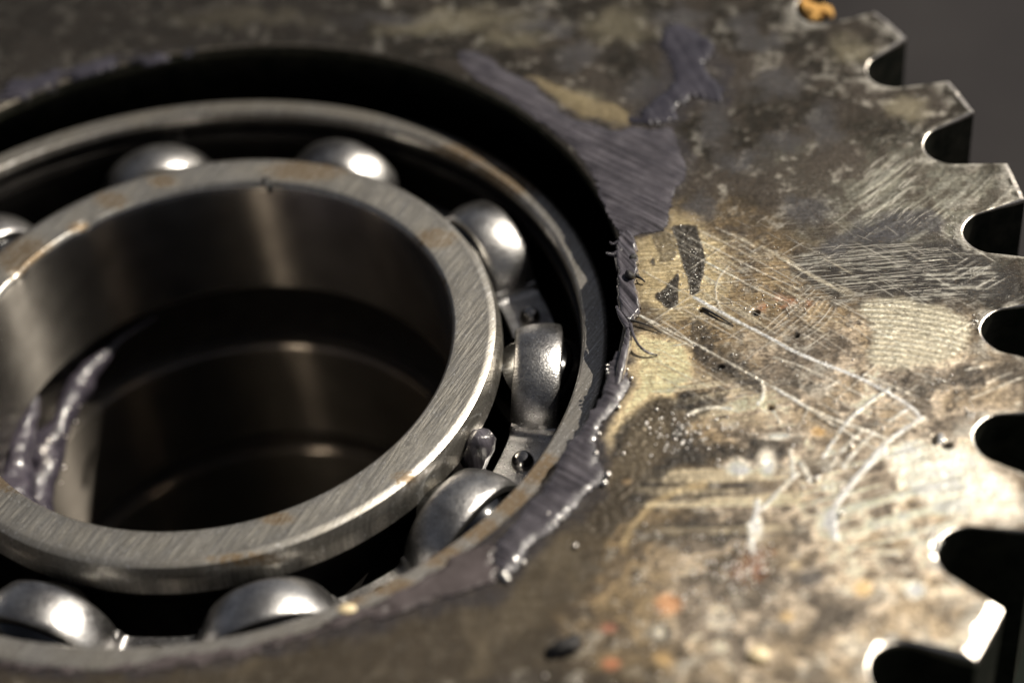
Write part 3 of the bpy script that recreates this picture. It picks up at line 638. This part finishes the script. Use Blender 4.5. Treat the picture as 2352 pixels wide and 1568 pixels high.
# stack below the bearing
def low_ring(z0, z1, label):
    b = .005
    p = [(RII + b, z0), (RIO - b, z0), (RIO, z0 - b), (RIO, z1 + b), (RIO - b, z1), (RII + b, z1), (RII, z1 + b), (RII, (z0 + z1) / 2), (RII, z0 - b * 2.2), (RII + .004, z0 - b)]
    me = lathe("steel_ring", p, 256); at = np.zeros(len(me.vertices)); attr(me, "stain", at)
    o = link("steel_ring", me, [M_bore2], None, None, label=label, category="ring"); tilt(o, (EX2 - .006, EY2 - .008, 0), IX, IY); return o
low_ring(-.640, -.985, "smooth dark steel ring deep in the bore, just beneath the bearing")
low_ring(-1.055, GZ + .04, "lowest dark steel ring at the bottom of the bore")
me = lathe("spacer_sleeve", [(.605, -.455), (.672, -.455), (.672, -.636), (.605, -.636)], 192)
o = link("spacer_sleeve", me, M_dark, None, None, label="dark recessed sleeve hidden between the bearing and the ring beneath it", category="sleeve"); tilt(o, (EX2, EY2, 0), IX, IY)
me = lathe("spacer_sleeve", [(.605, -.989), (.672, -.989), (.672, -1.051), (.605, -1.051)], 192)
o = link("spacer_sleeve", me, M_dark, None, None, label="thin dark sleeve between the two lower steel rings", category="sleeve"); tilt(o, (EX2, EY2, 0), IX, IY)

# ------------------------------------------------------------------ grease
def smear(name, polys, thick_, z0, label, mat, ang=GA, step=.0036, warp=.010, ridge=.30, group=None, rimk=.5, hole=None, seed=0, edge=.022, category="grease", thick=None):
    """a slab of grease with ragged edge, raised rim and brush ridges; polys in photograph pixels on level z0"""
    thick = thick or thick_; ps = [chaikin(P(p_, z0)[:, :2], 1) for p_ in polys]
    allp = np.vstack(ps); x0, y0 = allp.min(0) - .03; x1, y1 = allp.max(0) + .03
    gx = np.arange(x0, x1, step); gy = np.arange(y0, y1, step); X, Y = np.meshgrid(gx, gy); xf, yf = X.ravel(), Y.ravel()
    ca, sa = math.cos(ang), math.sin(ang); a = xf * ca + yf * sa; b = -xf * sa + yf * ca
    wx = warp * (fbm(xf * 28, yf * 28, seed + 3, 4) - .5) * 2 + warp * .8 * (fbm(a * 12, b * 120, seed + 5, 3) - .5) * 2
    d = np.full(len(xf), -1.)
    for p_ in ps: d = np.maximum(d, polysd(p_, xf, yf))
    d = d + wx
    if hole is not None: d = np.minimum(d, (np.hypot(xf, yf) - hole) + .5 * wx)
    h = thick * (ss(0, edge, d) ** .6 * (.55 + .5 * fbm(xf * 7, yf * 7, seed + 11, 3)))
    st = fbm(a * 5, b * 75, seed + 21, 4, .6); h = h * (1 + ridge * 2 * (st - .5)) + thick * rimk * np.exp(-((d - edge * .55) / (edge * .35)) ** 2) * fbm(xf * 18, yf * 18, seed + 31, 2)
    h = h + thick * .25 * (fbm(xf * 60, yf * 60, seed + 41, 3) - .5)
    h = np.maximum(h, .0006)
    ny, nx = X.shape; D = d.reshape(ny, nx); ok = (D[:-1, :-1] > 0) & (D[1:, :-1] > 0) & (D[:-1, 1:] > 0) & (D[1:, 1:] > 0)
    fi = gridfaces(ny, nx, False)[ok.ravel()]
    used = np.unique(fi); rem = np.full(ny * nx, -1); rem[used] = np.arange(len(used))
    T_ = np.stack([xf, yf, z0 + h], -1)[used]; B_ = np.stack([xf, yf, np.full_like(xf, z0 - .004)], -1)[used]; B_[:, 2] -= .004 * (fbm(B_[:, 0] * 50, B_[:, 1] * 50, 9) )
    f = rem[fi]; nU = len(used); E = {}
    eds = np.concatenate([f[:, [0, 1]], f[:, [1, 2]], f[:, [2, 3]], f[:, [3, 0]]])
    key = np.sort(eds, 1); kk = key[:, 0].astype(np.int64) * nU + key[:, 1]; uq, inv, cnt = np.unique(kk, return_inverse=True, return_counts=True)
    bd = eds[cnt[inv] == 1]
    side = np.stack([bd[:, 1], bd[:, 0], bd[:, 0] + nU, bd[:, 1] + nU], -1)
    me = mesh(name, np.vstack([T_, B_]), np.vstack([f, f[:, ::-1] + nU, side]), True, 80)
    kw = dict(label=label, category=category)
    if group: kw['group'] = group
    return link(name, me, mat, **kw)
A_poly = [(1040, 118), (1110, 118), (1176, 172), (1226, 190), (1256, 222), (1301, 270), (1376, 286), (1421, 305), (1445, 285), (1490, 300), (1546, 285), (1556, 322), (1576, 370), (1581, 412), (1548, 440), (1541, 480), (1533, 530), (1496, 535), (1458, 542), (1445, 560), (1395, 500), (1350, 380), (1300, 325), (1230, 272), (1140, 212), (1080, 175)]
smear("grease_smear", [A_poly], None, .0012, "broad violet grey grease smear with brush streaks above right of the bearing hole", M_grease, hole=.990, seed=1, ridge=.62, edge=.030, rimk=.05, warp=.006, thick=.0040)
B_poly = [(1515, 100), (1530, 62), (1556, 50), (1580, 70), (1612, 78), (1640, 105), (1636, 130), (1622, 150), (1640, 175), (1662, 200), (1664, 242), (1640, 232), (1610, 222), (1578, 218), (1560, 250), (1548, 282), (1500, 292), (1440, 280), (1470, 250), (1500, 230), (1530, 210), (1548, 180), (1530, 140)]
smear("grease_smear", [B_poly], .006, .0012, "dark bluish grease tongue reaching up the gear face towards the upper teeth", M_grease3, ang=ang_px((1560, 90), (1650, 230)), seed=5, ridge=.5, rimk=.35, edge=.030, warp=.016)
C_poly = [(1424, 536), (1455, 534), (1466, 560), (1468, 620), (1464, 665), (1476, 700), (1470, 726), (1448, 750), (1430, 742), (1416, 705), (1416, 640), (1411, 590), (1416, 555)]
smear("grease_smear", [C_poly], .014, .002, "thick wrinkled grease ridge on the right lip of the bearing hole", M_grease2, ang=ang_px((1420, 640), (1466, 690)), seed=9, ridge=.75, rimk=.5, warp=.0045, edge=.012)
D_poly = [(1442, 790), (1438, 850), (1446, 890), (1421, 934), (1378, 980), (1368, 1049), (1396, 1086), (1391, 1109), (1366, 1124), (1326, 1164), (1276, 1214), (1226, 1249), (1201, 1289), (1178, 1318), (1150, 1330), (1130, 1290), (1140, 1240), (1190, 1185), (1255, 1110), (1300, 1020), (1335, 985), (1370, 920), (1392, 870), (1405, 820), (1425, 795)]
smear("grease_smear", [D_poly], .010, .0014, "long violet grey grease smear hanging over the lower right lip of the hole", M_grease, ang=ang_px((1200, 1160), (1330, 1250)), seed=13, ridge=.45, edge=.030, rimk=.12, warp=.007)
E_poly = [(1150, 1300), (1130, 1350), (1060, 1372), (960, 1400), (820, 1430), (700, 1470), (500, 1520), (300, 1545), (120, 1548), (0, 1530), (0, 1515), (200, 1524), (420, 1508), (640, 1465), (820, 1402), (980, 1322), (1080, 1250), (1130, 1240)]
smear("grease_smear", [E_poly], .005, .001, "thin brownish violet grease film along the bottom lip of the bearing hole", mat_simple("brown_violet_grease", (.035, .028, .028), (.075, .062, .064), .42, 0, 14, .4, .005, .2, .4), ang=ang_px((600, 1480), (1000, 1350)), seed=17, warp=.02)
F_poly = [(0, 190), (120, 160), (260, 132), (420, 112), (520, 108), (420, 124), (240, 160), (120, 196), (0, 238)]
smear("grease_smear", [F_poly], .004, .0016, "out of focus dark grease trail along the far upper left lip of the hole", M_grease3, ang=.2, seed=19, warp=.05, rimk=.1)
# strands and spikes of grease at the lip
def strand(pts, rad_, label, mat=M_grease2, n=28, rough=.15, name="grease_strand", group=None):
    """pts: (px, py, z)"""
    q = chaikin([list(P([(a, b)], c)[0]) for a, b, c in pts], 2, False); q = resample(q, n)
    rr_ = np.interp(np.linspace(0, 1, n), np.linspace(0, 1, len(rad_)), rad_)
    V, Fc = tube(q, rr_, 12, rough); kw = dict(label=label, category="grease")
    if group: kw["group"] = group
    return link(name, mesh(name, V, Fc, True, 80), mat, **kw)
strand([(1416, 704, .012), (1424, 722, .016), (1436, 742, .014), (1443, 756, .016)], [.003, .006, .008, .007], "short glossy grease strand slanting over the hole lip below the wrinkled ridge")
strand([(1444, 744, .014), (1440, 790, .014), (1430, 830, .012), (1424, 862, .008), (1418, 885, .004)], [.005, .008, .010, .011, .008], "thick shiny vertical grease strand standing along the right lip of the hole")
strand([(1448, 745, .018), (1456, 775, .022), (1472, 800, .018), (1492, 812, .010), (1510, 815, .003)], [.005, .0035, .003, .003, .002], "thin hair of grease curling onto the tan metal right of the hole")
strand([(1447, 750, .012), (1446, 785, .010), (1443, 812, .006)], [.006, .007, .004], "small grease rib beside the thick vertical strand")
strand([(1448, 735, .010), (1475, 742, .010), (1500, 752, .008), (1520, 765, .003)], [.003, .002, .0015, .001], "dark grease thread trailing right from the foot of the ridge", M_soot)
strand([(1430, 575, .010), (1410, 586, .010), (1394, 582, .014)], [.010, .006, .0035], "pointed grease spike sticking out over the gap left of the ridge")
strand([(1424, 556, .008), (1408, 562, .008), (1400, 556, .010)], [.008, .004, .0015], "tiny grease barb just above the pointed spike")
strand([(1460, 632, .010), (1474, 640, .012), (1482, 648, .006)], [.005, .003, .0015], "dark hooked grease hair on the right side of the ridge", M_soot)
strand([(1614, 708, .003), (1625, 712, .006), (1660, 732, .005), (1685, 748, .002)], [.0035, .003, .002, .001], "black sliver of dirt lying on the long scratches", M_soot, name="dirt_sliver")
g = []
for px, py, z, r in [(1454, 592, .014, .010), (1444, 632, .018, .011), (1452, 636, .014, .008), (1460, 590, .010, .006)]: g.append(lump(P([(px, py)], z)[0], r, 2, .5, seed=px))
V, Fc = join(g); link("dirt_specks", mesh("dirt_specks", V, Fc, True, 60), M_soot, kind="stuff", label="glossy black dirt specks stuck in the wrinkled grease ridge", category="dirt")
q = [list(P([(1088, 1062)], -.20)[0]) + [.034], list(P([(1098, 1035)], -.16)[0]) + [.034], list(P([(1108, 1008)], -.12)[0]) + [.029], list(P([(1112, 997)], -.105)[0]) + [.018]]; q = np.array(q)
V, Fc = tube(q[:, :3], q[:, 3], 9, .35)
link("grease_lump", mesh("grease_lump", V, Fc, True, 60), M_grease2, label="faceted violet grease lump wedged between the inner ring and a cage tab", category="grease")
# grease inside the bore, hanging in the recess under the inner ring
def bore_pt(az, r, z): return (EX2 + r * math.cos(R_(az)), EY2 + r * math.sin(R_(az)), z)
def rope(rows_, name, label, seed):
    q = resample(np.array([list(bore_pt(a, r + .030, z)) + [rd * .8] for a, r, z, rd in rows_]), 90); V, Fc = tube(q[:, :3], q[:, 3], 22)
    V = np.array(V); c = np.vstack([np.repeat(q[:, :3], 22, 0), q[:1, :3], q[-1:, :3]]); nn_ = fbm(V[:, 0] * 11 + V[:, 2] * 9 + seed, V[:, 1] * 11 + V[:, 2] * 5, seed, 3) - .5; nn2 = fbm(V[:, 1] * 40 + V[:, 2] * 30, V[:, 0] * 40, seed + 4, 2) - .5
    V = c + (V - c) * (1 + 1.1 * nn_ + .35 * nn2)[:, None]
    return link(name, mesh(name, V, Fc, True, 80), M_rope, label=label, category="grease")
rope([(112, .575, -.50, .006), (124, .565, -.51, .014), (138, .545, -.53, .034), (160, .515, -.57, .058), (175, .505, -.58, .058), (190, .50, -.58, .05), (205, .51, -.57, .03)], "grease_rope", "glistening grey grease rope curving down the left wall inside the bore", 3)
rope([(152, .565, -.47, .014), (166, .545, -.49, .045), (180, .535, -.50, .060), (195, .53, -.50, .062), (210, .53, -.50, .055), (222, .54, -.50, .03)], "grease_rope", "plump violet grease lobe left of the glistening rope inside the bore", 8)

rope([(146, .548, -.57, .012), (158, .545, -.60, .030), (170, .540, -.63, .046), (184, .535, -.66, .056), (198, .53, -.68, .056), (212, .53, -.69, .04), (224, .54, -.69, .02)], "grease_rope", "added lowest grease fold hung over the lit wall of the ring beneath the inner ring", 12)  # added fold, covers the pale lit wall of the ring below
# ------------------------------------------------------------------ beads, crumbs, debris
g = []; bv, bf = ico(1)
def bead(px, py, r, z=.001):
    c = P([(px, py)], z)[0]; g.append((bv * np.array([1, 1, .75]) * r + c, bf))
def cluster(cx, cy, sx, sy, n_, r0=.0022, r1=.0055):
    for _ in range(n_): bead(random.gauss(cx, sx), random.gauss(cy, sy), r0 + (r1 - r0) * random.random() ** 2.5)
cluster(1590, 590, 18, 60, 60, .001, .0024); cluster(1590, 660, 10, 26, 26, .001, .0022); cluster(1535, 680, 14, 14, 16, .001, .002); cluster(1790, 700, 45, 16, 50, .0012, .0026)
cluster(1500, 620, 30, 50, 14, .001, .002); cluster(1600, 780, 20, 40, 26, .0014, .003); cluster(1750, 640, 110, 60, 60, .001, .002)
cluster(1560, 990, 40, 26, 60, .0022, .0048); cluster(1510, 1010, 40, 24, 18, .0025, .005); cluster(1640, 1000, 50, 40, 34, .0022, .0045); cluster(1700, 860, 90, 40, 26, .0015, .0035)
cluster(1890, 1000, 70, 50, 24, .0022, .0045); cluster(1880, 1110, 30, 30, 14, .003, .005); cluster(1720, 1300, 34, 30, 60, .0028, .0052); cluster(1640, 1310, 70, 60, 50, .0025, .0045)
cluster(1540, 1340, 110, 90, 40, .0022, .0040); cluster(1960, 880, 80, 40, 20, .0016, .0034); cluster(2010, 1440, 12, 16, 8, .002, .0035); cluster(1985, 1500, 10, 24, 10, .002, .0035)
cluster(2175, 880, 20, 16, 14, .002, .004); cluster(2245, 745, 6, 10, 22, .0012, .003); cluster(2228, 950, 6, 14, 22, .002, .004); cluster(2150, 1240, 6, 16, 20, .003, .005); cluster(1500, 1480, 160, 50, 26, .0025, .004); cluster(2190, 530, 5, 18, 22, .001, .002)
for px, py, r in [(1396, 1089, .009), (1388, 1108, .009), (1421, 934, .006), (1375, 995, .006), (1368, 1040, .007), (1156, 1318, .011), (1164, 1328, .009), (1201, 1290, .007), (1260, 1180, .006), (1272, 1200, .005), (1292, 1190, .005), (1395, 838, .004), (1394, 848, .004), (1396, 856, .004), (1450, 868, .005), (1441, 848, .004), (1876, 1098, .007), (1955, 1023, .006), (1932, 1180, .006), (1752, 1310, .007), (1322, 1252, .006), (1446, 772, .003), (1403, 557, .002), (1455, 561, .0022), (1394, 581, .003), (1436, 581, .002), (1550, 30 + 20, .003), (1416, 706, .003), (1435, 718, .003)]: bead(px, py, r, .006)
V, Fc = join(g); link("oil_beads", mesh("oil_beads", V, Fc, True, None), M_bead, kind="stuff", label="tiny glinting oil beads scattered over the gear face", category="oil beads")
g = []
for az, r, z, s in [(138, .51, -.51, .007), (143, .50, -.52, .008), (149, .485, -.525, .007), (152, .48, -.53, .009), (158, .47, -.53, .009), (160, .468, -.55, .006), (165, .462, -.54, .008), (172, .455, -.55, .009), (178, .45, -.55, .008), (183, .45, -.56, .009), (190, .445, -.55, .010), (197, .45, -.55, .008), (168, .485, -.47, .008), (186, .47, -.47, .006), (130, .53, -.50, .006)]:
    g.append((bv * s * random.uniform(.35, .9) + np.array(bore_pt(az + random.gauss(0, 2.5), r + random.uniform(.004, .030), z + random.gauss(0, .016))), bf))
V, Fc = join(g); link("oil_beads", mesh("oil_beads", V, Fc, True, None), M_bead, kind="stuff", label="shining oil beads along the grease rope inside the bore", category="oil beads")
V, Fc = join([lump(P([(611, 417)], -.072)[0], .012, 3, .5, (1, 1.2, .5), seed=4), lump(P([(620, 432)], -.082)[0], .011, 3, .5, (.9, .8, 1.2), seed=6)])  # added black lumps stand in for a dark nick in the lip
link("nick_lump", mesh("nick_lump", V, Fc, True, 60), M_soot, kind="stuff", label="small black lump standing in for a dark nick on the far lip of the inner ring bore", category="dirt")
g = []
for dx, dy, r in [(0, 0, .020), (14, 8, .022), (26, 20, .024), (40, 14, .020), (52, 16, .020), (20, 30, .018), (60, 22, .014), (8, 14, .016), (34, 26, .016), (-12, -4, .012)]: g.append(lump(P([(1845 + dx, 20 + dy)], -.03)[0] + np.array([0, 0, .012]), r * .85, 2, .6, seed=dx + 3, freq=3))
V, Fc = join(g); link("rust_crumb", mesh("rust_crumb", V, Fc, True, 50), M_crumb, label="crumbly ochre clump caught in the topmost tooth gap", category="debris")
g = [lump(P([(1300, 1484)], .009)[0], .028, 3, .5, (1.2, .7, .6), seed=2), lump(P([(1318, 1472)], .010)[0], .018, 3, .5, (.7, 1.2, .6), seed=5)]
V, Fc = join(g); link("dirt_clump", mesh("dirt_clump", V, Fc, True, 60), M_soot, label="blurred black dirt clump near the bottom edge left of the red spots", category="dirt")
V, Fc = lump(P([(1742, 1503)], .008)[0], .018, 3, .1, (1.2, 1, .6)); link("pale_crumb", mesh("pale_crumb", V, Fc, True, 60), M_pale, label="round cream coloured crumb near the bottom edge of the gear face", category="debris")
V, Fc = lump(P([(798, 1398)], .006)[0], .012, 3, .3, (1.6, 1, .5)); link("pale_crumb", mesh("pale_crumb", V, Fc, True, 60), M_pale, label="small cream crumb on the bottom lip above the bearing outer ring", category="debris")
